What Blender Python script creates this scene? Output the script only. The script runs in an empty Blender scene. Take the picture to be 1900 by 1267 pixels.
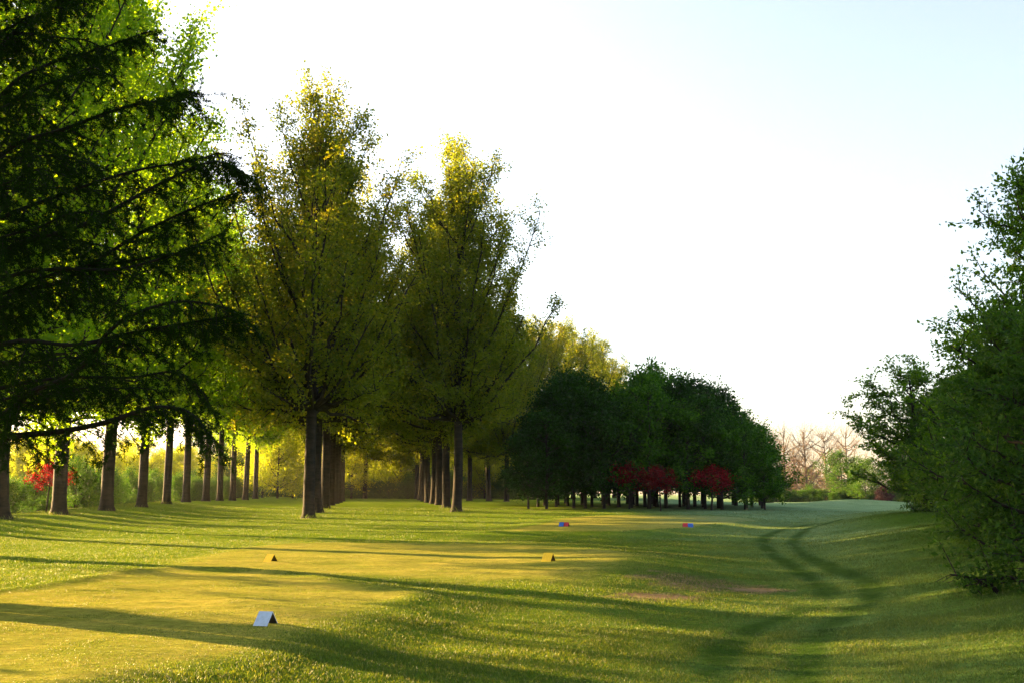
import bpy, math, random
import numpy as np

# ------------------------------------------------------------------ camera, world, sun
S = bpy.context.scene
F = 1847.0                      # focal length in photo pixels (1900 wide)
CZ = 1.6
PITCH = math.atan((916 - 633.5) / F)
cam_d = bpy.data.cameras.new("camera"); cam = bpy.data.objects.new("camera", cam_d)
S.collection.objects.link(cam); S.camera = cam
cam_d.sensor_width = 36; cam_d.lens = 36 * F / 1900; cam_d.clip_end = 6000; cam_d.clip_start = .1
cam.location = (0, 0, CZ); cam.rotation_euler = (math.pi / 2 + PITCH, 0, 0)

SUN_EL = math.radians(10.8)
SUN_AZ = math.radians(31)        # angle ahead of due left
sd = np.array([-math.cos(SUN_AZ) * math.cos(SUN_EL), math.sin(SUN_AZ) * math.cos(SUN_EL), math.sin(SUN_EL)])
W = bpy.data.worlds.new("World"); S.world = W; W.use_nodes = True
nt = W.node_tree; bg = nt.nodes["Background"]
sky = nt.nodes.new("ShaderNodeTexSky"); sky.sky_type = 'NISHITA'; sky.sun_disc = False
sky.sun_elevation = SUN_EL
sky.sun_rotation = math.atan2(sd[0], sd[1])
sky.air_density = .9; sky.dust_density = 3.0; sky.ozone_density = 1.0
hs = nt.nodes.new("ShaderNodeHueSaturation"); hs.inputs["Saturation"].default_value = .72
nt.links.new(sky.outputs[0], hs.inputs["Color"]); nt.links.new(hs.outputs[0], bg.inputs[0]); bg.inputs[1].default_value = 0.064
sl = bpy.data.lights.new("sun", 'SUN'); so = bpy.data.objects.new("sun", sl); S.collection.objects.link(so)
sl.energy = 5.0; sl.angle = math.radians(0.5); sl.color = (1.0, 0.64, 0.25)
from mathutils import Vector
so.rotation_euler = Vector(sd.tolist()).to_track_quat('Z', 'Y').to_euler(); so.location = (0, 0, 40)
S.view_settings.view_transform = 'Standard'; S.view_settings.look = 'None'
S.view_settings.exposure = 3.2; S.view_settings.gamma = 1.0
S.render.engine = 'CYCLES'
S.cycles.max_bounces = 6; S.cycles.diffuse_bounces = 3; S.cycles.transmission_bounces = 4
S.cycles.transparent_max_bounces = 4
C = S.collection

# ------------------------------------------------------------------ helpers
def ray(px, py):
    u = (px - 950) / F; v = (633.5 - py) / F
    c, s = math.cos(PITCH), math.sin(PITCH)
    return u, c - s * v, s + c * v
def at(px, py, D):
    x, y, z = ray(px, py); return np.array([x * D / y, D, CZ + z * D / y])
def flat(px, py, h=0.0):
    x, y, z = ray(px, py); t = (h - CZ) / z
    return np.array([x * t, y * t])
def sstep(a, b, x):
    t = np.clip((x - a) / (b - a), 0, 1); return t * t * (3 - 2 * t)
def poly_sd(X, Y, pts):
    """signed distance to a closed polygon, positive inside"""
    pts = np.array(pts); n = len(pts); d2 = np.full(X.shape, 1e12); ins = np.zeros(X.shape, bool)
    for i in range(n):
        a = pts[i]; b = pts[(i + 1) % n]; e = b - a
        wx = X - a[0]; wy = Y - a[1]
        t = np.clip((wx * e[0] + wy * e[1]) / (e @ e + 1e-12), 0, 1)
        d2 = np.minimum(d2, (wx - e[0] * t) ** 2 + (wy - e[1] * t) ** 2)
        cnd = ((a[1] > Y) != (b[1] > Y))
        with np.errstate(divide='ignore', invalid='ignore'):
            xi = a[0] + (Y - a[1]) * (b[0] - a[0]) / (b[1] - a[1] if b[1] != a[1] else 1e-9)
        ins ^= cnd & (X < xi)
    d = np.sqrt(d2); return np.where(ins, d, -d)
def line_d(X, Y, pts):
    pts = np.array(pts); d2 = np.full(X.shape, 1e12)
    for a, b in zip(pts[:-1], pts[1:]):
        e = b - a; wx = X - a[0]; wy = Y - a[1]
        t = np.clip((wx * e[0] + wy * e[1]) / (e @ e + 1e-12), 0, 1)
        d2 = np.minimum(d2, (wx - e[0] * t) ** 2 + (wy - e[1] * t) ** 2)
    return np.sqrt(d2)
def smooth_line(pts, n=8):
    pts = [np.array(p, float) for p in pts]; P = [pts[0]] + pts + [pts[-1]]; out = []
    for i in range(1, len(P) - 2):
        p0, p1, p2, p3 = P[i - 1], P[i], P[i + 1], P[i + 2]
        for k in range(n):
            t = k / n
            out.append(.5 * ((2 * p1) + (-p0 + p2) * t + (2 * p0 - 5 * p1 + 4 * p2 - p3) * t * t + (-p0 + 3 * p1 - 3 * p2 + p3) * t ** 3))
    out.append(P[-2]); return out

# value noise in numpy
_r = np.random.RandomState(5); _tab = _r.rand(256, 256)
def vnoise(x, y):
    xi = np.floor(x).astype(int); yi = np.floor(y).astype(int); fx = x - xi; fy = y - yi
    fx = fx * fx * (3 - 2 * fx); fy = fy * fy * (3 - 2 * fy)
    g = lambda a, b: _tab[a % 256, b % 256]
    return (g(xi, yi) * (1 - fx) + g(xi + 1, yi) * fx) * (1 - fy) + (g(xi, yi + 1) * (1 - fx) + g(xi + 1, yi + 1) * fx) * fy
def fbm(x, y, o=4):
    s = 0; a = .5
    for k in range(o): s = s + a * vnoise(x * 2 ** k + 17 * k, y * 2 ** k + 31 * k); a *= .5
    return s

# ------------------------------------------------------------------ terrain
NEAR_TEE = smooth_line([flat(*p) for p in [(-900, 1267), (-300, 1135), (0, 1097), (150, 1078), (320, 1056), (480, 1062), (640, 1082), (760, 1100), (700, 1128), (600, 1158), (520, 1182), (400, 1215), (200, 1262), (60, 1330), (-500, 1500)]], 4)
MID_TEE = smooth_line([flat(*p) for p in [(330, 1050), (440, 1020), (560, 1008), (760, 1008), (960, 1014), (1080, 1026), (1180, 1040), (1120, 1064), (960, 1072), (760, 1070), (560, 1064), (400, 1058)]], 4)
FAR_TEE = smooth_line([flat(*p) for p in [(930, 990), (1010, 975), (1060, 966), (1180, 963), (1330, 964), (1400, 969), (1330, 975), (1270, 983), (1150, 990)]], 4)
TR1 = smooth_line([flat(*p) for p in [(1500, 972), (1440, 982), (1416, 996), (1428, 1016), (1470, 1042), (1510, 1066), (1535, 1084), (1500, 1100), (1420, 1122), (1350, 1160), (1315, 1210), (1305, 1270), (1300, 1400)]], 5)
TR2 = smooth_line([flat(*p) for p in [(1560, 970), (1500, 980), (1474, 994), (1482, 1014), (1530, 1042), (1580, 1064), (1618, 1084), (1590, 1108), (1530, 1136), (1494, 1180), (1490, 1240), (1520, 1400)]], 5)
def height(X, Y):
    X = np.asarray(X, float); Y = np.asarray(Y, float)
    sh = X.shape; X = np.atleast_1d(X); Y = np.atleast_1d(Y)
    left = 1 - sstep(0, 30, X - .09 * Y)
    h = left * (0.62 * sstep(46, 100, Y) + 0.35 * sstep(100, 160, Y))
    h = h + (1 - left) * (.42 * sstep(70, 100, Y) * sstep(36, 20, X))
    # verge under the left row
    rowx = -23.7 - .108 * (Y - 47)
    h = h + .5 * np.exp(-((X - rowx + 1.5) / 5.5) ** 2) * sstep(20, 40, Y) * (1 - .5 * sstep(70, 120, Y)) * np.where(X < rowx - 1.5, 1, 1)
    # bank under the right-hand trees
    bank = sstep(3.0, 9.5, X - .30 * (Y - 14)) * (1 - sstep(60, 72, Y))
    h = h + .62 * bank
    h = h + .30 * sstep(90, 190, Y) * sstep(20, 60, X)
    # tees
    s1 = poly_sd(X, Y, NEAR_TEE) if np.any(Y < 30) else None
    n = fbm(X * .35, Y * .35, 3) - .45
    if s1 is not None:
        h = h - .16 * (1 - sstep(-1.6, .15, s1)) * sstep(24, 14, Y) * sstep(-6, 0, X) 
        lip = np.exp(-((s1 + .1) / .28) ** 2) * sstep(14, 16.5, Y) * sstep(6, 0, X)
        h = h + .05 * lip * (.4 + 1.2 * fbm(X * 1.1, Y * 1.1, 3))
    m = poly_sd(X, Y, MID_TEE) if np.any((Y > 5) & (Y < 60)) else None
    if m is not None:
        h = h + .16 * sstep(-3.0, .2, m) * sstep(-2, 4, X) + .03 * sstep(-.6, .2, m)
    # valley where the tracks run
    h = h - .13 * np.exp(-((X - (3.5 + .27 * (Y - 10))) / 3.2) ** 2) * sstep(70, 40, Y)
    f = poly_sd(X, Y, FAR_TEE) if np.any((Y > 30) & (Y < 80)) else None
    if f is not None:
        h = h + .12 * sstep(-2.2, .2, f)
        h = h + .16 * np.exp(-(((X - 19) / 5) ** 2 + ((Y - 47) / 5) ** 2))
    # low mound on the far fairway
    h = h + .75 * np.exp(-(((X - 48) / 8) ** 2 + ((Y - 142) / 5) ** 2))
    h = h + .10 * n * sstep(4, 9, Y) + .03 * (fbm(X * 1.3, Y * 1.3, 3) - .45)
    return h.reshape(sh)
H0 = float(height(0., 12.))
def ground_at(px, py):
    """march the pixel's ray to the terrain"""
    x, y, z = ray(px, py); t = 3.0
    for _ in range(6000):
        P = (x * t, y * t, CZ + z * t)
        if P[2] <= float(height(P[0], P[1])): break
        t *= 1.004
    return np.array([P[0], P[1], float(height(P[0], P[1]))])

# ------------------------------------------------------------------ mesh helpers
class Acc:
    def __init__(s): s.V = []; s.Q = []; s.n = 0
    def add(s, V, Q):
        V = np.asarray(V, np.float32).reshape(-1, 3); Q = np.asarray(Q, np.int32).reshape(-1, 4)
        s.V.append(V); s.Q.append(Q + s.n); s.n += len(V)
    def mesh(s, name, mat, smooth=False, attrs=None):
        me = bpy.data.meshes.new(name)
        V = np.concatenate(s.V); Q = np.concatenate(s.Q)
        me.vertices.add(len(V)); me.vertices.foreach_set("co", V.ravel())
        me.loops.add(Q.size); me.loops.foreach_set("vertex_index", Q.ravel())
        me.polygons.add(len(Q)); me.polygons.foreach_set("loop_start", np.arange(0, Q.size, 4, dtype=np.int32))
        me.polygons.foreach_set("loop_total", np.full(len(Q), 4, np.int32))
        me.polygons.foreach_set("use_smooth", np.full(len(Q), bool(smooth)))
        if mat: me.materials.append(mat)
        if attrs:
            for k, v in attrs.items():
                a = me.attributes.new(k, 'FLOAT', 'POINT'); a.data.foreach_set("value", np.asarray(v, np.float32).ravel())
        me.update(calc_edges=True); return me
def link(name, me, parent=None):
    o = bpy.data.objects.new(name, me); C.objects.link(o)
    if parent: o.parent = parent
    return o
def tag(o, label=None, cat=None, group=None, kind=None):
    if label: o["label"] = label
    if cat: o["category"] = cat
    if group: o["group"] = group
    if kind: o["kind"] = kind
    return o
def tube(acc, P, R, sides=6):
    P = np.asarray(P, float); n = len(P); R = np.asarray(R, float)
    T = np.gradient(P, axis=0); T /= np.linalg.norm(T, axis=1)[:, None] + 1e-9
    up = np.array([0, 0, 1.]) if abs(T[0, 2]) < .8 else np.array([1., 0, 0])
    A = np.cross(T, up); A /= np.linalg.norm(A, axis=1)[:, None] + 1e-9
    B = np.cross(T, A)
    ang = np.arange(sides) * 2 * np.pi / sides
    V = P[:, None, :] + R[:, None, None] * (np.cos(ang)[None, :, None] * A[:, None, :] + np.sin(ang)[None, :, None] * B[:, None, :])
    i = np.arange(n - 1)[:, None] * sides; j = np.arange(sides)[None, :]; k = (j + 1) % sides
    Q = np.stack([i + j, i + k, i + sides + k, i + sides + j], -1)
    acc.add(V, Q)
def leaves(acc, P, L, W, rng, axis=None, flatn=0.0, spread=1.0):
    """diamond leaves at points P; axis (n,3) preferred growth direction"""
    n = len(P)
    a = rng.normal(size=(n, 3)) * spread
    if axis is not None: a = a + axis
    a /= np.linalg.norm(a, axis=1)[:, None] + 1e-9
    nn = rng.normal(size=(n, 3)); nn[:, 2] += flatn
    b = np.cross(a, nn); b /= np.linalg.norm(b, axis=1)[:, None] + 1e-9
    s = rng.uniform(.7, 1.25, (n, 1))
    c = np.cross(a, b) * (L * .12) * s
    V = np.stack([P, P + a * L * .45 * s + b * W * .5 * s + c, P + a * L * s, P + a * L * .45 * s - b * W * .5 * s + c], 1)
    acc.add(V, np.arange(4 * n).reshape(n, 4))

# ------------------------------------------------------------------ materials
def mat_new(name):
    m = bpy.data.materials.new(name); m.use_nodes = True; t = m.node_tree
    for n in list(t.nodes): t.nodes.remove(n)
    return m, t, t.nodes.new("ShaderNodeOutputMaterial")
def N(t, ty, **kw):
    n = t.nodes.new(ty)
    for k, v in kw.items(): setattr(n, k, v)
    return n
def ramp(t, fac, stops):
    r = N(t, "ShaderNodeValToRGB"); e = r.color_ramp.elements
    while len(e) < len(stops): e.new(.5)
    for k, (p, c) in enumerate(stops): e[k].position = p; e[k].color = (*c, 1)
    t.links.new(fac, r.inputs[0]); return r.outputs[0]
def mixc(t, fac, a, b, mode='MIX'):
    m = N(t, "ShaderNodeMix", data_type='RGBA', blend_type=mode)
    for s, v in ((0, fac), (6, a), (7, b)):
        if hasattr(v, 'links') or hasattr(v, 'is_linked'): t.links.new(v, m.inputs[s])
        elif isinstance(v, (int, float)): m.inputs[s].default_value = v
        else: m.inputs[s].default_value = (*v, 1)
    return m.outputs[2]
def math_n(t, op, a, b=0.0, clamp=False):
    m = N(t, "ShaderNodeMath", operation=op); m.use_clamp = clamp
    for s, v in ((0, a), (1, b)):
        if hasattr(v, 'is_linked'): t.links.new(v, m.inputs[s])
        else: m.inputs[s].default_value = v
    return m.outputs[0]
def leaf_mat(name, cols, trans, tl=.5, rough=.55, clump=.35, spec=.08):
    """cols: dark, mid, light leaf colours; trans: translucent tint"""
    m, t, out = mat_new(name)
    g = N(t, "ShaderNodeNewGeometry"); tc = N(t, "ShaderNodeTexCoord"); oi = N(t, "ShaderNodeObjectInfo")
    nz = N(t, "ShaderNodeTexNoise"); nz.inputs["Scale"].default_value = clump; nz.inputs["Detail"].default_value = 2
    t.links.new(tc.outputs["Object"], nz.inputs["Vector"])
    f = math_n(t, 'ADD', math_n(t, 'MULTIPLY', g.outputs["Random Per Island"], .5), math_n(t, 'MULTIPLY', nz.outputs[0], .9))
    f = math_n(t, 'ADD', f, math_n(t, 'MULTIPLY', oi.outputs["Random"], .2))
    f = math_n(t, 'SUBTRACT', f, .32, True)
    c = ramp(t, f, [(0.05, cols[0]), (.5, cols[1]), (.95, cols[2])])
    p = N(t, "ShaderNodeBsdfPrincipled"); t.links.new(c, p.inputs["Base Color"])
    p.inputs["Roughness"].default_value = rough; p.inputs["Specular IOR Level"].default_value = spec
    tr = N(t, "ShaderNodeBsdfTranslucent"); t.links.new(mixc(t, 1.0, c, trans, 'MULTIPLY'), tr.inputs[0])
    mx = N(t, "ShaderNodeMixShader"); mx.inputs[0].default_value = tl
    t.links.new(p.outputs[0], mx.inputs[1]); t.links.new(tr.outputs[0], mx.inputs[2]); t.links.new(mx.outputs[0], out.inputs[0])
    return m
def bark_mat(name, a, b, ring=6.0, scale=3.0):
    m, t, out = mat_new(name)
    tc = N(t, "ShaderNodeTexCoord"); mp = N(t, "ShaderNodeMapping"); mp.inputs["Scale"].default_value = (scale, scale, ring)
    t.links.new(tc.outputs["Object"], mp.inputs[0])
    nz = N(t, "ShaderNodeTexNoise"); nz.inputs["Scale"].default_value = 1; nz.inputs["Detail"].default_value = 6; nz.inputs["Roughness"].default_value = .7
    t.links.new(mp.outputs[0], nz.inputs["Vector"])
    c = ramp(t, nz.outputs[0], [(.35, a), (.65, b)])
    p = N(t, "ShaderNodeBsdfPrincipled"); t.links.new(c, p.inputs["Base Color"]); p.inputs["Roughness"].default_value = .9
    p.inputs["Specular IOR Level"].default_value = .2
    bp = N(t, "ShaderNodeBump"); bp.inputs["Strength"].default_value = .9; bp.inputs["Distance"].default_value = .05
    t.links.new(nz.outputs[0], bp.inputs["Height"]); t.links.new(bp.outputs[0], p.inputs["Normal"])
    t.links.new(p.outputs[0], out.inputs[0]); return m
M = {}
M['poplar_leaf'] = leaf_mat("poplar_leaf", [(.05, .088, .006), (.12, .158, .011), (.27, .235, .016)], (1.9, 1.7, .5), .6)
M['poplar_green'] = leaf_mat("poplar_green_leaf", [(.06, .135, .005), (.13, .22, .008), (.24, .32, .014)], (1.9, 1.9, .4), .62)
M['grove_leaf'] = leaf_mat("grove_leaf", [(.010, .032, .001), (.035, .10, .003), (.11, .23, .008)], (1.2, 1.5, .6), .35)
M['dark_leaf'] = leaf_mat("dark_grove_leaf", [(.006, .020, .001), (.014, .045, .002), (.03, .085, .004)], (1.2, 1.5, .6), .3)
M['maple_leaf'] = leaf_mat("broad_leaf", [(.026, .07, .004), (.08, .155, .008), (.18, .27, .018)], (1.4, 1.6, .5), .45, .4, .7)
M['hedge_leaf'] = leaf_mat("hedge_leaf", [(.02, .05, .010), (.05, .10, .015), (.10, .15, .02)], (1.3, 1.6, .5), .45, clump=.8)
M['gold_leaf'] = leaf_mat("fresh_leaf", [(.13, .18, .012), (.22, .26, .016), (.34, .34, .03)], (1.8, 1.7, .5), .7)
M['red_leaf'] = leaf_mat("red_leaf", [(.03, .003, .002), (.13, .008, .008), (.42, .018, .03)], (1.6, .8, .8), .5, clump=1.2)
M['purple_leaf'] = leaf_mat("purple_leaf", [(.018, .008, .010), (.032, .013, .017), (.05, .022, .026)], (1.1, .9, .9), .25, clump=1.2)
M['russet_leaf'] = leaf_mat("russet_leaf", [(.10, .07, .02), (.17, .12, .03), (.24, .16, .05)], (1.4, 1.2, .8), .5)
M['needle'] = leaf_mat("larch_needle", [(.005, .013, .002), (.011, .027, .003), (.028, .052, .005)], (1.2, 1.5, .5), .3, clump=.8, spec=0.0)
M['poplar_bark'] = bark_mat("poplar_bark", (.006, .0048, .003), (.028, .021, .013), 5.0, 1.2)
M['larch_bark'] = bark_mat('larch_bark', (.004, .0035, .002), (.016, .013, .008), 3.0, 8)
M['dark_bark'] = bark_mat("dark_bark", (.012, .010, .008), (.045, .035, .026), 2.0, 6)
M['pale_bark'] = bark_mat("pale_twig_bark", (.08, .055, .042), (.18, .125, .10), 2.0, 6)

# ------------------------------------------------------------------ tree grower
def env_poplar(t):
    t = np.clip(t, 0, 1); return np.where(t < .33, .82 + .18 * t / .33, np.clip(1 - (np.clip(t - .33, 0, 1) / .67) ** 3.2, .02, 1) ** .56)
def env_round(t): return np.sqrt(np.clip(1 - (2 * t - .9) ** 2 / 1.25, .02, 1))
def env_dome(t): return np.clip(1 - t ** 2.4, .03, 1) ** .6
def env_bush(t): return np.clip(1 - t ** 3, .05, 1) ** .55
def grow(seed, H, zb, R, env, trunk_r, limbs, subs, per, nleaf, L, Wd, leafmat, barkmat, up=(.7, 1.4), sig=.35, sublen=(.8, 1.8),
         lean=(0, 0), flatn=.0, ztop=.85, start=-.0, inner=.25, jitter=.3, stems=1, droop=0.0, spread=1.0, rootz=.9, thick=1.0, steep=False):
    rng = np.random.RandomState(seed)
    tk = Acc(); br = Acc(); lf = Acc()
    k = 14; tt = np.linspace(0, 1, k)
    wob = np.cumsum(rng.normal(size=(k, 2)) * .035 * trunk_r * 3, 0); wob[0] = 0
    TP = np.stack([wob[:, 0] + lean[0] * tt ** 1.0 * H, wob[:, 1] + lean[1] * tt * H, tt * H * .94 - .25 * (tt == 0)], 1)
    TR = trunk_r * (1 - .9 * tt) ** .85 + .012; TR[0] *= 1.7
    # flare near the ground
    TPx = np.concatenate([TP[:1], [TP[0] + (TP[1] - TP[0]) * .18 + [0, 0, .1]], [TP[0] + (TP[1] - TP[0]) * .45], TP[1:]]); TRx = np.concatenate([[TR[0]], [trunk_r * 1.14], [trunk_r], TR[1:]])
    tube(tk, TPx, TRx, 12 if trunk_r > .15 else 7)
    for s_ in range(1, stems):
        az = s_ * 2.4 + rng.rand(); q = np.linspace(0, 1, 6)
        off = np.stack([np.cos(az) * q ** 1.2 * R * .5, np.sin(az) * q ** 1.2 * R * .5, q * H * .7 - .2 * (q == 0)], 1)
        tube(tk, off, trunk_r * .7 * (1 - .85 * q) + .01, 6)
    ga = 2.39996
    for i in range(limbs):
        u = (i + .5) / limbs
        tz = u ** .9                                       # target height fraction in crown
        zt = zb + (H - zb) * np.clip(tz + rng.normal() * .03, .0, 1)
        rr = R * float(env((zt - zb) / (H - zb))) * (1 + rng.normal() * jitter * .6)
        rr *= (.8 + .2 * rng.rand()) if rng.rand() < .7 else rng.uniform(.35, .8)
        az = i * ga + rng.normal() * .35
        rise = rr * rng.uniform(*up) * (min(1.0, .38 + 1.5 * tz) if steep else 1.0)
        z0 = max(zb * rootz, zt - rise) ; z0 = min(z0, H * ztop)
        j = np.clip(z0 / (H * .94), 0, 1) * (k - 1); j0 = int(min(j, k - 2)); b0 = TP[j0] + (TP[j0 + 1] - TP[j0]) * (j - j0)
        cen = TP[min(k - 1, int(zt / H * (k - 1)))]
        end = np.array([cen[0] + math.cos(az) * rr, cen[1] + math.sin(az) * rr, zt])
        q = np.linspace(0, 1, 8)[:, None]
        hor = q ** .85; ver = q ** 1.35 if droop == 0 else np.sin(q * np.pi * .5 * (1 + droop)) / math.sin(np.pi * .5 * (1 + droop))
        P = b0 + np.concatenate([(end - b0)[None, :2] * hor, (end - b0)[None, 2:] * ver], 1)
        P[1:-1] += rng.normal(size=(6, 3)) * rr * .02
        r0 = min(trunk_r * .42, .045 * math.sqrt(rr) + .03) * (1.15 - .5 * u) * thick
        tube(br, P, r0 * (1 - .85 * q[:, 0]) + .006, 5)
        ln = np.linalg.norm(end - b0)
        ns = max(3, int(subs * (.45 + .55 * ln / (R * 1.4))))
        for s_ in range(ns):
            t0 = inner + (1 - inner) * (s_ + rng.rand()) / ns
            jj = t0 * 7; a0 = int(min(jj, 6)); b = P[a0] + (P[a0 + 1] - P[a0]) * (jj - a0)
            tang = P[a0 + 1] - P[a0]; tang /= np.linalg.norm(tang) + 1e-9
            d = tang * .7 + rng.normal(size=3) * .62 + np.array([0, 0, .35 * (1 if up[0] > .3 else 0) - droop * .35]); d /= np.linalg.norm(d)
            sl_ = rng.uniform(*sublen) * (1.15 - .4 * t0)
            q2 = np.linspace(0, 1, 4)[:, None]
            Ps = b + d * sl_ * q2 + np.array([0, 0, -droop * .3]) * sl_ * q2 ** 2
            tube(br, Ps, r0 * .28 * (1 - .8 * q2[:, 0]) + .004, 3)
            for c_ in range(per):
                tq = (c_ + 1) / per; cp = b + (Ps[-1] - b) * tq
                n = max(3, int(nleaf * rng.uniform(.5, 1.4)))
                pts = cp + rng.normal(size=(n, 3)) * sig * np.array([1, 1, .9 if flatn < 1 else .38])
                leaves(lf, pts, L, Wd, rng, axis=np.tile(d * .8 + [0, 0, -.25], (n, 1)), flatn=flatn, spread=spread)
    # leader tip
    n = nleaf * 3; pts = TP[-1] + rng.normal(size=(n, 3)) * [sig * .8, sig * .8, sig * 1.8]; leaves(lf, pts, L, Wd, rng, flatn=flatn)
    nm = "s%d" % seed
    return (tk.mesh("trunk_mesh", M[barkmat], True), br.mesh("branches_mesh", M[barkmat], True), lf.mesh("crown_mesh", M[leafmat]))
def plant(kind, meshes, x, y, rz, sc, label, cat, group, z=None, szx=1.0):
    o = bpy.data.objects.new(kind, None); C.objects.link(o); o.empty_display_size = .5
    z = float(height(x, y)) if z is None else z; tr_ = random.Random(int(x * 97 + y * 31))
    o.location = (x, y, z - .03); o.rotation_euler = (tr_.uniform(-.014, .014), tr_.uniform(-.014, .014), rz); o.scale = (sc * szx, sc * szx, sc)
    tag(o, label, cat, group)
    for n, me in zip(("trunk", "branches", "crown"), meshes):
        if me: link(n, me, o)
    return o
ORD = ["first", "second", "third", "fourth", "fifth", "sixth", "seventh", "eighth", "ninth", "tenth", "eleventh", "twelfth", "thirteenth",
       "fourteenth", "fifteenth", "sixteenth", "seventeenth", "eighteenth", "nineteenth", "twentieth"]
RG = random.Random(11)

# ------------------------------------------------------------------ ground sheet
def build_ground():
    nu, nv = 760, 640
    a = np.linspace(-1, 1, nu); X1 = np.sinh(a * 6.2) / math.sinh(6.2) * 1400
    X1 = X1 * (1 - np.exp(-np.abs(a) * 40)) + a * 3.2   # keep centre from over-refining
    X1 = np.sort(X1)
    b = np.linspace(0, 1, nv); Y1 = 1.0 + 5.5 * (np.exp(b * 5.6) - 1); Y1 = Y1 / Y1[-1] * 2500
    Y1 = np.concatenate([np.array([-60, -20, -8, -2, 2]), Y1[Y1 > 3.2]])
    X, Y = np.meshgrid(X1, Y1); nv = len(Y1)
    Z = height(X.ravel(), Y.ravel()).reshape(X.shape)
    xs, ys = X.ravel(), Y.ravel()
    wr = (fbm(xs * .8, ys * .8, 3) - .45)
    t = np.minimum(line_d(xs, ys, TR1), line_d(xs, ys, TR2))
    track = (1 - sstep(.08, .38, t + wr * .25)) * sstep(.16, .5, fbm(xs * 1.6 + 9, ys * .7, 3) + .12) * (.78 + .22 * sstep(.3, .6, fbm(xs * 6, ys * 5, 3)))
    mown = np.maximum(sstep(-.8, .5, poly_sd(xs, ys, NEAR_TEE) + wr * 1.6), np.maximum(sstep(-1.2, .6, poly_sd(xs, ys, MID_TEE) + wr * 2), sstep(-.4, .4, poly_sd(xs, ys, FAR_TEE) + wr * .5)))
    dirt_c = [flat(1225, 1088), flat(1400, 1076), flat(650, 1036), flat(1300, 1072), flat(1240, 1068)]
    dr = np.zeros_like(xs)
    for (cx, cy), (rx, ry), s in zip(dirt_c, [(1.0, .55), (.8, .6), (1.0, .35), (1.6, 1.2), (1.3, 1.0)], [1.1, .95, .5, .82, .72]):
        e = ((xs - cx) / rx) ** 2 + ((ys - cy) / ry) ** 2
        dr = np.maximum(dr, s * np.exp(-e))
    dirt = sstep(.42, .62, dr + (fbm(xs * 3.1, ys * 4.3, 4) - .45) * .8)
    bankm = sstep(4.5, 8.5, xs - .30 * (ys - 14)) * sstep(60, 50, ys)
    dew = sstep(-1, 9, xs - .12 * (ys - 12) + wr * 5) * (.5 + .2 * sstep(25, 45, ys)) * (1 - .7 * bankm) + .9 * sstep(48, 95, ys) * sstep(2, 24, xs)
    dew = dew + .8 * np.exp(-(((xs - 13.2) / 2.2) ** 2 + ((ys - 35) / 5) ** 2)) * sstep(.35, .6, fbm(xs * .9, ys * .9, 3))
    acc = Acc(); i = np.arange(nv - 1)[:, None] * nu; j = np.arange(nu - 1)[None, :]
    acc.add(np.stack([X, Y, Z], -1), np.stack([i + j, i + j + 1, i + nu + j + 1, i + nu + j], -1))
    m, tt, out = mat_new("turf")
    def A(n): q = N(tt, "ShaderNodeAttribute"); q.attribute_name = n; return q.outputs["Fac"]
    g = N(tt, "ShaderNodeNewGeometry")
    def nz(scale, det=4, sx=1, sy=1, rough=.6):
        mp = N(tt, "ShaderNodeMapping"); mp.inputs["Scale"].default_value = (sx, sy, 1); tt.links.new(g.outputs["Position"], mp.inputs[0])
        q = N(tt, "ShaderNodeTexNoise"); q.inputs["Scale"].default_value = scale; q.inputs["Detail"].default_value = det; q.inputs["Roughness"].default_value = rough
        tt.links.new(mp.outputs[0], q.inputs["Vector"]); return q.outputs[0]
    n1 = nz(.35, 4); n2 = nz(9, 5, .6, 1.0, .75); n3 = nz(1.6, 5, .5, 1.4)
    col = ramp(tt, n3, [(.3, (0.0659, 0.1218, 0.0088)), (.5, (0.1036, 0.1638, 0.0123)), (.72, (0.1600, 0.1996, 0.0175))])
    mw = ramp(tt, n3, [(.3, (.20, .205, .03)), (.7, (.33, .28, .055))])
    col = mixc(tt, A("mown"), col, mw)
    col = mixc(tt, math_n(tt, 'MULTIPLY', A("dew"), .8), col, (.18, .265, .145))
    lng = ramp(tt, n1, [(.4, (0, 0, 0)), (.65, (1, 1, 1))])
    col = mixc(tt, math_n(tt, 'MULTIPLY', lng, .35), col, (0.0560, 0.1040, 0.0096))
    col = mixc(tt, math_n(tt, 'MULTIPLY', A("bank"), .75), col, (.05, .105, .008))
    fine = ramp(tt, n2, [(.25, (.5, .5, .5)), (.75, (1.5, 1.5, 1.5))])
    col = mixc(tt, 1.0, col, fine, 'MULTIPLY')
    col = mixc(tt, math_n(tt, 'MULTIPLY', A("track"), .85), col, (0.0252, 0.0576, 0.0072))
    soil = ramp(tt, n2, [(.3, (.13, .08, .035)), (.7, (.33, .23, .12))])
    col = mixc(tt, A("dirt"), col, soil)
    p = N(tt, "ShaderNodeBsdfPrincipled"); tt.links.new(col, p.inputs["Base Color"]); p.inputs["Roughness"].default_value = .9
    p.inputs["Specular IOR Level"].default_value = .0
    h1 = math_n(tt, 'ADD', math_n(tt, 'MULTIPLY', n2, .35), n3)
    bp = N(tt, "ShaderNodeBump"); bp.inputs["Strength"].default_value = .55; bp.inputs["Distance"].default_value = .08
    tt.links.new(h1, bp.inputs["Height"]); tt.links.new(bp.outputs[0], p.inputs["Normal"]); tt.links.new(p.outputs[0], out.inputs[0])
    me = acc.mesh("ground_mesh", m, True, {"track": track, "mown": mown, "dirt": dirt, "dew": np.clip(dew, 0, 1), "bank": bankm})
    tag(link("ground", me), kind="structure")
build_ground()

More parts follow.
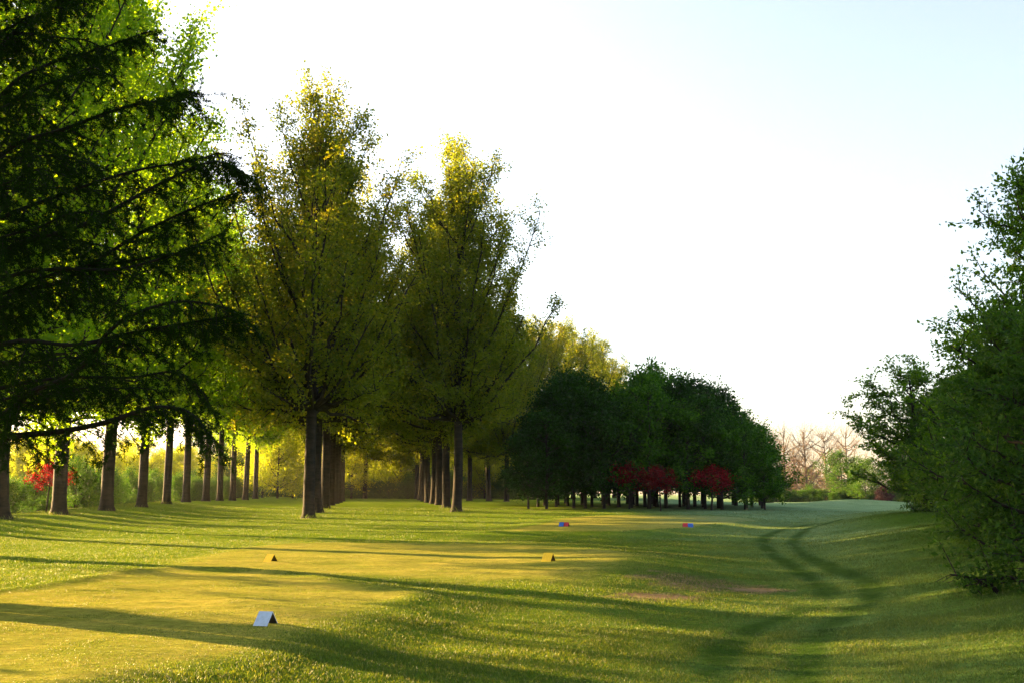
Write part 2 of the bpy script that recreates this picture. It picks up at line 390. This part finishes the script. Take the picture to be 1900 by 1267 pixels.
def build_grass():
    rng = np.random.RandomState(3)
    # rows of distance, density and blade size scaled to what a pixel sees
    Pts = []; Hs = []
    for (y0, y1, n, hb) in ((5.5, 9, 150000, .030), (9, 14, 190000, .030), (14, 22, 200000, .031), (22, 36, 190000, .035), (36, 60, 130000, .042), (60, 84, 70000, .055)):
        y = np.sqrt(rng.uniform(y0 ** 2, y1 ** 2, n)); x = rng.uniform(-.56, .56, n) * y
        Pts.append(np.stack([x, y], 1)); Hs.append(np.full(n, hb))
    P = np.concatenate(Pts); hb = np.concatenate(Hs)
    x, y = P[:, 0], P[:, 1]
    mown = np.maximum(sstep(-.7, .4, poly_sd(x, y, NEAR_TEE)), np.maximum(sstep(-1., .5, poly_sd(x, y, MID_TEE)), sstep(-.1, .2, poly_sd(x, y, FAR_TEE))))
    t = np.minimum(line_d(x, y, TR1), line_d(x, y, TR2))
    tuft = sstep(.3, .6, fbm(x * 1.7, y * 1.7, 3))
    tr = (1 - sstep(.08, .37, t)) * sstep(.16, .5, fbm(x * 1.6 + 9, y * .7, 3) + .12)
    dirt = np.zeros_like(x)
    for (cx, cy), (rx, ry) in zip([flat(1225, 1088), flat(1400, 1076)], [(.8, .35), (.55, .4)]):
        dirt = np.maximum(dirt, np.exp(-(((x - cx) / rx) ** 2 + ((y - cy) / ry) ** 2)))
    keep = (rng.rand(len(x)) < (1 - .35 * mown) * (1 - .5 * tr) * (1 - .95 * sstep(.3, .7, dirt)))
    x, y, hb, mown, tuft, tr = [v[keep] for v in (x, y, hb, mown, tuft, tr)]
    n = len(x); z = height(x, y)
    hh = hb * (.75 + .5 * tuft) * (1 - .66 * mown) * (1 - .45 * tr) * rng.uniform(.6, 1.4, n)
    td = np.full(n, 99.)
    for px, d in [(750 - 4300 / (k + 5.9), 47 + 8 * k) for k in range(5)] + [(700 - 122 * 62 / d, d) for d in (62, 72, 82)] + [(700 + 148 * 74 / d, d) for d in (74, 84)]:
        td = np.minimum(td, np.hypot(x - (px - 950) * d / F, y - d))
    hh = hh * (1 + 3.5 * sstep(1.5, .4, td))
    w = hb * rng.uniform(.09, .18, n)
    az = rng.uniform(0, 2 * np.pi, n); ln = rng.uniform(.1, .9, n) * hh; la = rng.uniform(0, 2 * np.pi, n)
    b = np.stack([np.cos(az) * w, np.sin(az) * w, 0 * w], 1); base = np.stack([x, y, z - .004], 1)
    tip = base + np.stack([np.cos(la) * ln, np.sin(la) * ln, hh], 1); mid = base + (tip - base) * .55 + np.stack([0 * x, 0 * x, hh * .12], 1)
    V = np.stack([base - b, base + b, mid + b * .7, tip], 1)
    acc = Acc(); acc.add(V, np.arange(4 * n).reshape(n, 4))
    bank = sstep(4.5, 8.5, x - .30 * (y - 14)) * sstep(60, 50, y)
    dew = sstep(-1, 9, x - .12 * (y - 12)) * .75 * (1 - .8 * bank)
    m, t_, out = mat_new("grass_blade")
    g = N(t_, "ShaderNodeNewGeometry"); q = N(t_, "ShaderNodeAttribute"); q.attribute_name = "dew"
    q2 = N(t_, "ShaderNodeAttribute"); q2.attribute_name = "track"
    c = ramp(t_, g.outputs["Random Per Island"], [(.0, (0.0378, 0.0785, 0.0060)), (.55, (0.0810, 0.1286, 0.0105)), (.9, (0.1350, 0.1714, 0.0180)), (1, (0.2160, 0.2143, 0.0600))])
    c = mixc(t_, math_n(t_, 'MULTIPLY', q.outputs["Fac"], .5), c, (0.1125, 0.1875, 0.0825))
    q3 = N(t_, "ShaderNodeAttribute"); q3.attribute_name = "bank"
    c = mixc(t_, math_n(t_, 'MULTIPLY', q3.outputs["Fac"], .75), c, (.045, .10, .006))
    c = mixc(t_, math_n(t_, 'MULTIPLY', q2.outputs["Fac"], .92), c, (0.0252, 0.0612, 0.0090))
    p = N(t_, "ShaderNodeBsdfPrincipled"); t_.links.new(c, p.inputs["Base Color"]); p.inputs["Roughness"].default_value = .5; p.inputs["Specular IOR Level"].default_value = .35
    tr_ = N(t_, "ShaderNodeBsdfTranslucent"); t_.links.new(mixc(t_, 1.0, c, (1.3, 1.15, .4), 'MULTIPLY'), tr_.inputs[0])
    mx = N(t_, "ShaderNodeMixShader"); mx.inputs[0].default_value = .5
    t_.links.new(p.outputs[0], mx.inputs[1]); t_.links.new(tr_.outputs[0], mx.inputs[2]); t_.links.new(mx.outputs[0], out.inputs[0])
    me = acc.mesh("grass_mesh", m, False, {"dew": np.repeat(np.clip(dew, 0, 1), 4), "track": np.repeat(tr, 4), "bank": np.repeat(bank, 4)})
    tag(link("grass", me), "short dewy grass blades covering the fairway and tee slopes", "grass", kind="stuff")
build_grass()

# ------------------------------------------------------------------ poplar avenue
pop = [grow(100 + k, 28, 6.0, 6.4, env_poplar, .36, 78, 12, 3, 31, .18, .145, 'poplar_leaf', 'poplar_bark', up=(1.3, 2.6), sig=.29, sublen=(.9, 2.1), ztop=.74, rootz=1.12, steep=True) for k in range(3)]
popg = [grow(120 + k, 30, 4.1, 6.4, env_poplar, .33, 66, 12, 3, 30, .19, .155, 'poplar_green', 'poplar_bark', up=(.9, 2.0), sig=.32, sublen=(1.0, 2.2), ztop=.76, rootz=1.25, steep=True) for k in range(3)]
def lenx(px, d): return (px - 950) * d / F
popg_hi = [grow(140 + k, 30, 6.8, 6.0, env_poplar, .34, 64, 12, 3, 30, .19, .155, 'poplar_green', 'poplar_bark', up=(.9, 2.0), sig=.32, sublen=(1.0, 2.1), ztop=.76, rootz=1.2, steep=True) for k in range(2)]
GL = "poplars of the left avenue row"
def row_left():
    for n in range(-5, 11):
        d = 47 + 8 * n; px = 750 - 4300 / (n + 5.9); x = lenx(px, d) + RG.uniform(-.2, .2)
        sc = [1.03, .98, 1.02][n % 3] * (1.14 if n < 3 else .94)
        if n < 0: lab = ["tall green poplar just past the left edge, three trees before the first visible trunk", "tall green poplar past the left edge, two trees before the first visible trunk", "tall green poplar past the left edge, next to the first visible trunk"][n + 3] if n > -4 else ["tall green poplar beyond the left edge, nearest of its whole row", "tall green poplar beyond the left edge, second nearest of its whole row"][n + 5]
        elif n == 0: lab = "thickest ringed poplar trunk, at the left edge under the dark conifer"
        elif n == 1: lab = "poplar trunk right beside the red-leaved bush at far left"
        elif n == 10: lab = "slimmest and farthest poplar at the right end of the left row"
        else: lab = "tall bright green poplar, %s trunk from the left in the left row" % ORD[n]
        plant("poplar_tree", popg[n % 3] if n < 3 else popg_hi[n % 2], x, d, RG.uniform(0, 6.28), sc, lab, "tree", GL)
row_left()
def row_mid():
    for n in range(7):
        d = 62 + 10 * n; px = 700 - 122 * 62 / d; x = lenx(px, d)
        lab = "large poplar with thick lone front trunk at the head of the middle row" if n == 0 else "poplar in the middle row, %s trunk behind the thick front one" % ORD[n - 1]
        plant("poplar_tree", pop[n % 3], x, d, 1.1 + n * 1.7, [1.0, .97, 1.0, .95, .98, .96, .95][n], lab, "tree", "poplars of the middle avenue row")
    for n in range(9):
        d = 74 + 10 * n; px = 700 + 148 * 74 / d; x = lenx(px, d)
        lab = "large poplar heading the right row, front trunk left of the dark grove" if n == 0 else "poplar in the right row, %s trunk behind its front one" % ORD[n - 1]
        plant("poplar_tree", pop[(n + 1) % 3], x, d, .4 + n * 2.1, [1.0, .96, .98, .95, .97, .96, .95, .96, .95][n], lab, "tree", "poplars of the right avenue row")
row_mid()
def back_poplars():
    L_ = [(680, 150, None, "lone slim poplar trunk between the two avenue rows, before the dark hedge"),
          (872, 128, 560, "slim poplar just right of the right row's front trunk"), (908, 124, 570, "poplar with leaning dark trunk, second between the right row and grove"),
          (940, 120, 575, "poplar trunk nearest the left side of the dark grove"), (985, 138, 590, "poplar rising just behind the left end of the grove"),
          (1022, 142, 592, "tall poplar behind the grove's left third, with the highest crown there"), (1062, 148, 600, "poplar behind the grove, between the tallest and the notch of sky"),
          (1102, 156, 618, "poplar behind the grove, second from the right end"), (1138, 166, 662, "rightmost and lowest poplar crown showing above the grove")]
    for k, (px, d, ty, lab) in enumerate(L_):
        x = lenx(px, d); z = float(height(x, d)); Hh = 25 if ty is None else at(px, ty, d)[2] - z
        plant("poplar_tree", pop[k % 3], x, d, k * 1.3, Hh / 28, lab, "tree", "poplars beyond the grove", szx=1.0)
back_poplars()

# ------------------------------------------------------------------ grove
gv = [grow(200 + k, 11, (1.7, 2.4, 3.1)[k], 3.2, env_dome, .16, 30, 7, 3, 13, .25, .18, 'grove_leaf', 'dark_bark', up=(.5, 1.3), sig=.24, sublen=(.6, 1.5), jitter=.6) for k in range(3)]
gd = [grow(210 + k, 9.5, 1.9, 3.1, env_dome, .13, 34, 8, 3, 15, .24, .15, 'dark_leaf', 'dark_bark', up=(.2, .7), sig=.32, sublen=(.6, 1.3), droop=.25) for k in range(2)]
def grove():
    prof = [(950, 830), (985, 765), (1030, 715), (1075, 690), (1120, 712), (1160, 705), (1200, 676), (1250, 700), (1300, 712), (1345, 735), (1385, 770), (1415, 810), (1440, 860), (1452, 890)]
    px_ = np.array([p[0] for p in prof]); py_ = np.array([p[1] for p in prof])
    rg = random.Random(4); items = []
    for r, d in enumerate((82, 86, 90.5, 96, 103)):
        cnt = (13, 12, 11, 9, 8, 6)[r]; lo = 985 + (0, 5, 20, 45, 75, 110)[r]; hi = (1405, 1415, 1420, 1415, 1400, 1380)[r]
        for k in range(cnt):
            px = lo + (hi - lo) * (k + rg.uniform(-.28, .28)) / (cnt - 1); dd = d + rg.uniform(-1.2, 1.2)
            ty = float(np.interp(px, px_, py_)) + rg.uniform(-4, 42) + (22 if r == 0 else 0)
            items.append([px, dd, ty, r])
    front = sorted([i for i in items if i[3] == 0]); 
    for it in items:
        px, d, ty, r = it; x = lenx(px, d); z = float(height(x, d)); Hh = max(4.5, at(px, ty, d)[2] - z)
        dark = px < 1120 or (px > 1230 and rg.random() < .35)
        me = gd[rg.randrange(2)] if dark else gv[rg.randrange(3)]
        base = 9.5 if dark else 11
        if r == 0:
            k = front.index(it)
            lab = "slim dark-trunked tree, %s from the left along the grove's front edge" % ORD[k]
            if k == len(front) - 1: lab = "slim dark-trunked tree at the right end of the grove's front edge"
        else: lab = "slim dark-trunked broadleaf tree standing inside the grove behind its front edge"
        plant("grove_tree", me, x, d, rg.uniform(0, 6.28), Hh / base, lab, "tree", "trees of the dark grove" if r == 0 else "inner trees of the dark grove", szx=max(.85, min(1.25, base / Hh)))
grove()
red = [grow(230 + k, 3.5, 2.15, 1.45, env_dome, .06, 24, 6, 3, 13, .13, .09, 'red_leaf', 'dark_bark', up=(.1, .5), sig=.16, sublen=(.3, .7), lean=(.05, 0)) for k in range(2)]
for k, (px, d, hh, w, lab) in enumerate([(1165, 79.5, 3.45, 1.2, "dull dark red small maple, left of the three in front of the grove"),
                                         (1222, 76, 3.15, 1.05, "brightest crimson small maple with leaning trunk, middle of three before the grove"),
                                         (1315, 79, 3.2, 1.4, "wide crimson and purple small maple, right of the three before the grove")]):
    x = lenx(px, d); plant("red_maple_tree", red[k % 2], x, d, [2.0, 2.6, .3][k], hh / 3.5, lab, "tree", "red maples before the grove", szx=w)
plant("red_maple_tree", red[1], lenx(98, 58), 58, .5, .8, "small red-leaved tree behind the left poplar row, between its first two trunks", "tree", None)

# ------------------------------------------------------------------ shrubs, hedges and far woods
sh = [grow(300 + k, 2.6, .15, 1.6, env_bush, .05, 26, 7, 3, 24, .12, .08, 'hedge_leaf', 'dark_bark', up=(.3, .9), sig=.2, sublen=(.4, .9), stems=4) for k in range(2)]
wd = [grow(310 + k, 11, 1.5, 3.6, env_round, .15, 34, 8, 3, 22, .22, .16, 'gold_leaf', 'dark_bark', up=(.4, 1.0), sig=.42, sublen=(.8, 1.6)) for k in range(2)]
wg = grow(315, 11, 1.2, 3.8, env_round, .15, 34, 8, 3, 24, .22, .16, 'hedge_leaf', 'dark_bark', up=(.4, 1.0), sig=.42, sublen=(.8, 1.6))
def shrubs():
    rg = random.Random(8)
    for k in range(30):         # behind the left row
        d = 44 + k * 3.6; rowx = -23.7 - .108 * (d - 47); x = rowx - rg.uniform(3.6, 6.2)
        plant("hedge_shrub", sh[k % 2], x, d, rg.uniform(0, 6), rg.uniform(.7, 1.12), "dark leafy shrub in the low hedge behind the left poplar row", "shrub", "hedge shrubs behind the left row")
    for k in range(34):         # across the far end of the avenue
        px = 470 + k * 17; d = 158 + rg.uniform(-5, 6) - (px - 470) * .02
        plant("hedge_shrub", sh[k % 2], lenx(px, d), d, rg.uniform(0, 6), rg.uniform(.9, 1.5), "dark shrub in the hedge closing the far end of the avenue", "shrub", "hedge shrubs at the end of the avenue")
    for k in range(22):         # light trees beyond
        px = 430 + k * 30; d = 172 + rg.uniform(-4, 22)
        me = wd[k % 2] if k % 3 else wg
        plant("woodland_tree", me, lenx(px, d), d, rg.uniform(0, 6), rg.uniform(.9, 1.5), "sunlit fresh green woodland tree beyond the hedge at the avenue's end", "tree", "woodland trees beyond the avenue")
    for k in range(34):         # sunlit low trees seen between the left trunks
        px = 5 + k * 16.5; dr = 4300 / (750 - px) * 8 - .2; d = dr + 66 + rg.uniform(0, 34)
        plant("woodland_tree", wd[k % 2], lenx(px, d), d, rg.uniform(0, 6), rg.uniform(.55, .85), "low yellow-green tree glowing beyond the hedge of the left row", "tree", "low trees beyond the left hedge", szx=1.1)
    for k, (px, d) in enumerate([(492, 140), (520, 136), (548, 143), (575, 150), (655, 150), (705, 156), (745, 152), (900, 150), (960, 150)]):
        plant("woodland_tree", wd[k % 2], lenx(px, d), d, k, rg.uniform(.75, 1.15), "bright yellow-green tree closing the far end of the avenue before the hedge", "tree", "bright trees at the end of the avenue")
shrubs()
bare = [grow(330 + k, 14, 1.2, 4.6, env_round, .22, 44, 17, 1, 3, .12, .08, 'russet_leaf', 'pale_bark', up=(.6, 1.4), sig=.5, sublen=(1.2, 2.8), inner=.15, thick=1.35, jitter=.6) for k in range(3)]
purp = grow(340, 3.2, .2, 2.2, env_bush, .06, 26, 7, 3, 22, .16, .12, 'purple_leaf', 'dark_bark', up=(.3, .9), sig=.24, sublen=(.4, .9), stems=4)
def far_right():
    def H_at(px, ty, d): x = lenx(px, d); return at(px, ty, d)[2] - float(height(x, d))
    for k, (px, d, ty, lab) in enumerate([(1425, 195, 795, "bare pale-twigged tree hard against the grove's right edge, far away"), (1452, 200, 792, "second bare pale tree right of the grove, partly behind it"),
                              (1492, 192, 792, "tallest bare pale tree, rounded crown, in the far gap"), (1528, 205, 792, "bare pale tree just right of the tallest bare one"),
                              (1470, 215, 826, "lower bare tree filling behind the other bare trees in the far gap"), (1568, 210, 792, "bare pale tree beside the right-hand leafy tree, far away")]):
        plant("bare_tree", bare[k % 3], lenx(px, d), d, k * 1.9, H_at(px, ty, d) / 14, lab, "tree", "bare trees in the far gap", szx=1.15)
    for k, (px, d, ty, me, lab) in enumerate([(1556, 180, 838, wg, "yellow-green rounded tree among the far bare trees"), (1598, 172, 850, wg, "mid green tree left of the purple bush, far away"),
                              (1640, 176, 858, wg, "mid green tree above the purple bush, far away"), (1500, 230, 868, wg, "low green tree behind the bare trunks in the far gap"),
                              (1440, 225, 872, wd[1], "low yellowish tree behind the bare trunks beside the grove"), (1680, 185, 850, wg, "dull green tree mostly hidden behind the leaning right tree"),
                              (1540, 235, 878, wg, "low dull green tree at the back of the far gap")]):
        plant("woodland_tree", me, lenx(px, d), d, k * 1.9, H_at(px, ty, d) / 11, lab, "tree", "leafy trees in the far gap", szx=1.15)
    rg = random.Random(2)
    for k in range(22):
        px = 1390 + k * 15; d = 176 + rg.uniform(-3, 5)
        plant("hedge_shrub", sh[k % 2], lenx(px, d), d, k, rg.uniform(.6, .95), "low scrubby shrub along the far edge of the fairway", "shrub", "shrubs along the far fairway edge", szx=1.2)
    plant("purple_bush", purp, lenx(1632, 165), 165, 0, .75, "rounded purple-leaved bush at the far fairway edge", "bush", None)
far_right()

# ------------------------------------------------------------------ right-hand trees
def right_side():
    r1 = grow(400, 9.9, .9, 3.5, env_dome, .16, 60, 12, 4, 12, .13, .08, 'maple_leaf', 'dark_bark', up=(.35, .9), sig=.14, sublen=(.5, 1.2), flatn=1.6, jitter=.33, inner=.2)
    r2 = grow(401, 4.8, .2, 2.2, env_bush, .10, 46, 11, 4, 15, .12, .065, 'hedge_leaf', 'dark_bark', up=(.15, .6), sig=.13, sublen=(.4, .9), flatn=1.2, jitter=.4, stems=4)
    r3 = grow(402, 8.4, 1.2, 3.4, env_round, .16, 40, 10, 4, 17, .18, .10, 'maple_leaf', 'dark_bark', up=(.35, 1.0), sig=.18, sublen=(.6, 1.3), flatn=1.3, jitter=.45, lean=(-.08, 0))
    plant("broadleaf_tree", r1, 11.9, 21.0, 1.5, .84, "tall layered broadleaf tree cut off by the right edge", "tree", "trees on the right bank")
    plant("broadleaf_tree", r1, 14.6, 26.5, 2.3, .9, "broadleaf tree behind the tall one at the right edge", "tree", "trees on the right bank")
    plant("broadleaf_tree", r3, 17.4, 34.0, 1.8, .9, "bushy green tree on the bank between the tall and the leaning trees", "tree", "trees on the right bank")
    plant("broadleaf_tree", r3, 22.0, 43.0, 3.4, .85, "green tree just behind and right of the leaning tree", "tree", "trees on the right bank")
    plant("leaning_tree", r3, lenx(1708, 50), 50, 0, .86, "tree with leaning fork trunk where the bank meets the far fairway", "tree", "trees on the right bank", szx=1.12)
    plant("broadleaf_tree", r3, lenx(1745, 54), 54, 2.6, .76, "round leafy tree close behind the leaning forked one on the bank", "tree", "trees on the right bank")
    plant("bank_shrub", r2, 8.15, 15.1, .9, .8, "nearest dark leafy shrub at the lower right edge, over the dead twigs", "shrub", "shrubs on the right bank")
    plant("bank_shrub", r2, 10.9, 20.5, 2.9, 1.0, "leafy shrub behind the nearest one, skirting the tall tree", "shrub", "shrubs on the right bank")
    plant("bank_shrub", r2, 13.2, 26.5, 4.1, 1.0, "leafy shrub third along the bank from the right edge", "shrub", "shrubs on the right bank")
    plant("bank_shrub", r2, 15.8, 33.0, 5.2, 1.0, "leafy shrub at the foot of the bushy bank tree", "shrub", "shrubs on the right bank")
    plant("bank_shrub", r2, 19.3, 41.0, .4, .9, "leafy shrub farthest along the bank, near the leaning trunk", "shrub", "shrubs on the right bank")
    plant("bank_shrub", r2, lenx(1738, 49), 49, 1.4, 1.15, "leafy shrub right at the foot of the leaning forked tree", "shrub", "shrubs on the right bank")
    # dead twigs lying under the nearest shrub
    rng = np.random.RandomState(6); a = Acc(); b = ground_at(1850, 1100)
    for k in range(11):
        az = rng.uniform(2.3, 4.2); l = rng.uniform(.3, .9); q = np.linspace(0, 1, 6)[:, None]
        P = np.array([0, 0, .03]) + np.array([math.cos(az), math.sin(az) * .5, 0]) * l * q + np.array([0, 0, .28]) * np.sin(q * 2.6) * l + rng.normal(size=(6, 3)) * .02
        tube(a, P, .009 * (1 - .7 * q[:, 0]) + .002, 4)
    o = link("dead_branch", a.mesh("dead_branch_mesh", M['dark_bark'], True)); o.location = b.tolist()
    tag(o, "dead bare twigs poking out on the grass below the near right shrub", "branch")
right_side()

# ------------------------------------------------------------------ foreground larch
def larch():
    rng = np.random.RandomState(21); D = 15.0; base = np.array([lenx(-170, D), D, 0.]); base[2] = float(height(base[0], D))
    tk, br, lf = Acc(), Acc(), Acc(); Ht = 14.0
    q = np.linspace(0, 1, 14); tube(tk, np.stack([0 * q, 0 * q, q * Ht - .2 * (q == 0)], 1), .24 * (1 - .9 * q) + .02, 12)
    limbs = []
    for pts in ([(-170, 850), (0, 812), (110, 800), (200, 782), (275, 757), (330, 757), (365, 775), (385, 800)],
                [(-170, 840), (-40, 795), (20, 760), (60, 725), (140, 690), (220, 600), (330, 560), (430, 575)],
                [(-170, 760), (0, 640), (140, 640), (260, 615), (350, 600), (440, 585)],
                [(-170, 700), (0, 560), (120, 520), (250, 440), (340, 395), (435, 360)],
                [(-170, 640), (0, 470), (150, 420), (300, 340), (400, 300), (462, 330)],
                [(-170, 560), (-40, 430), (90, 370), (240, 320), (350, 300), (405, 285)],
                [(-170, 480), (0, 290), (120, 240), (230, 200), (310, 185), (350, 170)],
                [(-170, 400), (0, 180), (90, 120), (190, 90), (270, 60)],
                [(-170, 300), (0, 90), (80, 20), (200, -40)],
                [(-170, 600), (0, 520), (100, 500), (220, 500), (330, 470), (400, 440)],
                [(-170, 780), (0, 720), (120, 700), (240, 700), (330, 690), (380, 730)]):
        d = D + rng.uniform(-.6, .4); end = D + rng.uniform(-1.6, 1.6); n = len(pts)
        P = [at(px, py, D + (end - D) * i / (n - 1)) - base for i, (px, py) in enumerate(pts)]
        P[0][:2] = 0; limbs.append(np.array(smooth_line(P, 4)))
    for i in range(66):
        z0 = 2.6 + (Ht - 3.2) * (i + .5) / 66; ln = 4.25 * (1 - (z0 - 2.6) / (Ht - 1.5)) ** .55 * rng.uniform(.75, 1.05)
        az = i * 2.4 + rng.normal() * .3; q8 = np.linspace(0, 1, 14)[:, None]
        up_ = rng.uniform(.25, .5)
        P = np.array([0, 0, z0]) + np.concatenate([np.cos(az) * ln * q8, np.sin(az) * ln * q8, ln * (up_ * q8 - .15 * q8 ** 3)], 1) + np.cumsum(rng.normal(size=(14, 3)) * .025, 0)
        limbs.append(P)
    def tufts(Ps, per_m, r0):
        seg = np.linalg.norm(np.diff(Ps, axis=0), axis=1).sum(); n = max(2, int(seg * per_m))
        t = rng.uniform(.05, 1, n) * (len(Ps) - 1); i0 = np.minimum(t.astype(int), len(Ps) - 2); c = Ps[i0] + (Ps[i0 + 1] - Ps[i0]) * (t - i0)[:, None]
        c = np.repeat(c, 8, 0) + rng.normal(size=(n * 8, 3)) * .008
        leaves(lf, c, .055, .011, rng)
    for li, P in enumerate(limbs):
        q = np.linspace(0, 1, len(P)); ln = np.linalg.norm(np.diff(P, axis=0), axis=1).sum()
        r0 = .010 + .005 * ln if li > 1 else .055
        tube(br, P, r0 * (1 - .85 * q) + .005, 6)
        tufts(P[len(P) // 4:], 16, 0)
        ns = int(ln * 9.5)
        for s in range(ns):
            t0 = .12 + .88 * (s + rng.rand()) / ns; jj = t0 * (len(P) - 1); a0 = int(min(jj, len(P) - 2)); b = P[a0] + (P[a0 + 1] - P[a0]) * (jj - a0)
            tg = P[a0 + 1] - P[a0]; tg /= np.linalg.norm(tg) + 1e-9; side = np.cross(tg, [0, 0, 1]); side /= np.linalg.norm(side) + 1e-9
            sg = 1 if s % 2 else -1
            d = tg * rng.uniform(.4, 1.0) + side * sg * rng.uniform(.1, .9) + np.array([0, 0, rng.uniform(-.55, .15)]); d /= np.linalg.norm(d)
            l = rng.uniform(.25, .95) * (1.15 - .6 * t0); q4 = np.linspace(0, 1, 5)[:, None]
            Ps = b + d * l * q4 + np.array([0, 0, -.38]) * l * q4 ** 2 + rng.normal(size=(5, 3)) * .012 * q4
            tube(br, Ps, .009 * (1 - .7 * q4[:, 0]) + .002, 3); tufts(Ps, 24, 0)
            for u in range(4 if rng.rand() < .6 else 1):     # hanging twiglets
                t1 = rng.uniform(.2, 1); bb = Ps[0] + (Ps[-1] - Ps[0]) * t1
                dd = d * .4 + rng.normal(size=3) * .5 + np.array([0, 0, -.6]); dd /= np.linalg.norm(dd); l2 = rng.uniform(.12, .5)
                Pt = bb + dd * l2 * q4[::2]; tube(br, Pt, np.array([.004, .003, .002]), 3); tufts(Pt, 28, 0)
    o = bpy.data.objects.new("larch_tree", None); C.objects.link(o); o.location = base.tolist()
    tag(o, "dark foreground larch with sweeping drooping branches across the upper left", "tree")
    link("trunk", tk.mesh("trunk_mesh", M['larch_bark'], True), o); link("branches", br.mesh("branches_mesh", M['larch_bark'], True), o); link("crown", lf.mesh("crown_mesh", M['needle']), o)
larch()

# ------------------------------------------------------------------ tee markers
def paint(name, c, c2):
    m, t, out = mat_new(name); tc = N(t, "ShaderNodeTexCoord")
    nz = N(t, "ShaderNodeTexNoise"); nz.inputs["Scale"].default_value = 22; nz.inputs["Detail"].default_value = 5; t.links.new(tc.outputs["Object"], nz.inputs["Vector"])
    col = ramp(t, nz.outputs[0], [(.45, c), (.8, c2)])
    p = N(t, "ShaderNodeBsdfPrincipled"); t.links.new(col, p.inputs["Base Color"]); p.inputs["Roughness"].default_value = .45; t.links.new(p.outputs[0], out.inputs[0]); return m
def marker(px, py, mat, rz, label, group, ln=.19, dep=.28, ht=.155, th=.006):
    g = ground_at(px, py); a = Acc(); x = ln / 2; y = dep / 2
    def slab(s):    # one leaf of the folded sheet, from ridge to foot, thickness th
        o = [(-x, s * y, -.01), (x, s * y, -.01), (x, 0, ht), (-x, 0, ht)]
        i = [(-x, s * (y - th * 2), -.01), (x, s * (y - th * 2), -.01), (x, 0, ht - th * 2), (-x, 0, ht - th * 2)]
        a.add(o + i, [(0, 1, 2, 3), (7, 6, 5, 4),  (0, 4, 5, 1), (1, 5, 6, 2), (3, 7, 4, 0)])
    slab(-1); slab(1)
    me = a.mesh("tee_marker_mesh", mat); me.materials.append(M['marker_inside'])
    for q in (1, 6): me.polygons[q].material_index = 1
    o = link("tee_marker", me); o.location = (g[0], g[1] + .1, float(height(g[0], g[1] + .1)) + .004); o.rotation_euler = (0, 0, rz)
    tag(o, label, "tee marker", group)
M['marker_inside'] = paint("dark_inside", (.012, .012, .014), (.02, .02, .02))  # near-black tone for the inner faces of the markers
mw = paint("white_paint", (.46, .54, .68), (.36, .42, .52)); my = paint("yellow_paint", (.74, .50, .012), (.60, .40, .02)); mr = paint("red_paint", (.62, .02, .03), (.45, .03, .03)); mb = paint("blue_paint", (.02, .13, .55), (.03, .1, .4))
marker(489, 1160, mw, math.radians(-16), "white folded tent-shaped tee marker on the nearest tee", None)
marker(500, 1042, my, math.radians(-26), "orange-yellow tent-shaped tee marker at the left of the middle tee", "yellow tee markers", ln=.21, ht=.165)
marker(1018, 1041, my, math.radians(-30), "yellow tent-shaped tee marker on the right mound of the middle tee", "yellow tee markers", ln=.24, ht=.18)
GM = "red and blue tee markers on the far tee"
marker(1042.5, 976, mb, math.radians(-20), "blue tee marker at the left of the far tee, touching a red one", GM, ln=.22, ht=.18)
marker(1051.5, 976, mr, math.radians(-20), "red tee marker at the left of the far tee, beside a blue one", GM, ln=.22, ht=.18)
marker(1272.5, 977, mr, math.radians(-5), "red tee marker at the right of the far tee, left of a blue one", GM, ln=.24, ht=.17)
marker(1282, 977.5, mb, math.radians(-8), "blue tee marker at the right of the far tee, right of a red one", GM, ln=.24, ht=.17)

# ------------------------------------------------------------------ light morning haze
def haze():
    m, t, out = mat_new("haze_air"); v = N(t, "ShaderNodeVolumePrincipled"); v.inputs["Density"].default_value = 0.00011
    v.inputs["Color"].default_value = (.95, .93, .9, 1); v.inputs["Anisotropy"].default_value = .3
    t.links.new(v.outputs[0], out.inputs["Volume"])
    x0, x1, y0, y1, z0, z1 = -1500, 1500, -80, 2600, -4, 60
    a = Acc(); P = [(x, y, z) for z in (z0, z1) for x, y in ((x0, y0), (x1, y0), (x1, y1), (x0, y1))]
    a.add(P, [(3, 2, 1, 0), (4, 5, 6, 7), (0, 1, 5, 4), (1, 2, 6, 5), (2, 3, 7, 6), (3, 0, 4, 7)])
    tag(link("haze", a.mesh("haze_mesh", m)), "thin pale morning haze lying over the whole course", "haze", kind="stuff")
haze()
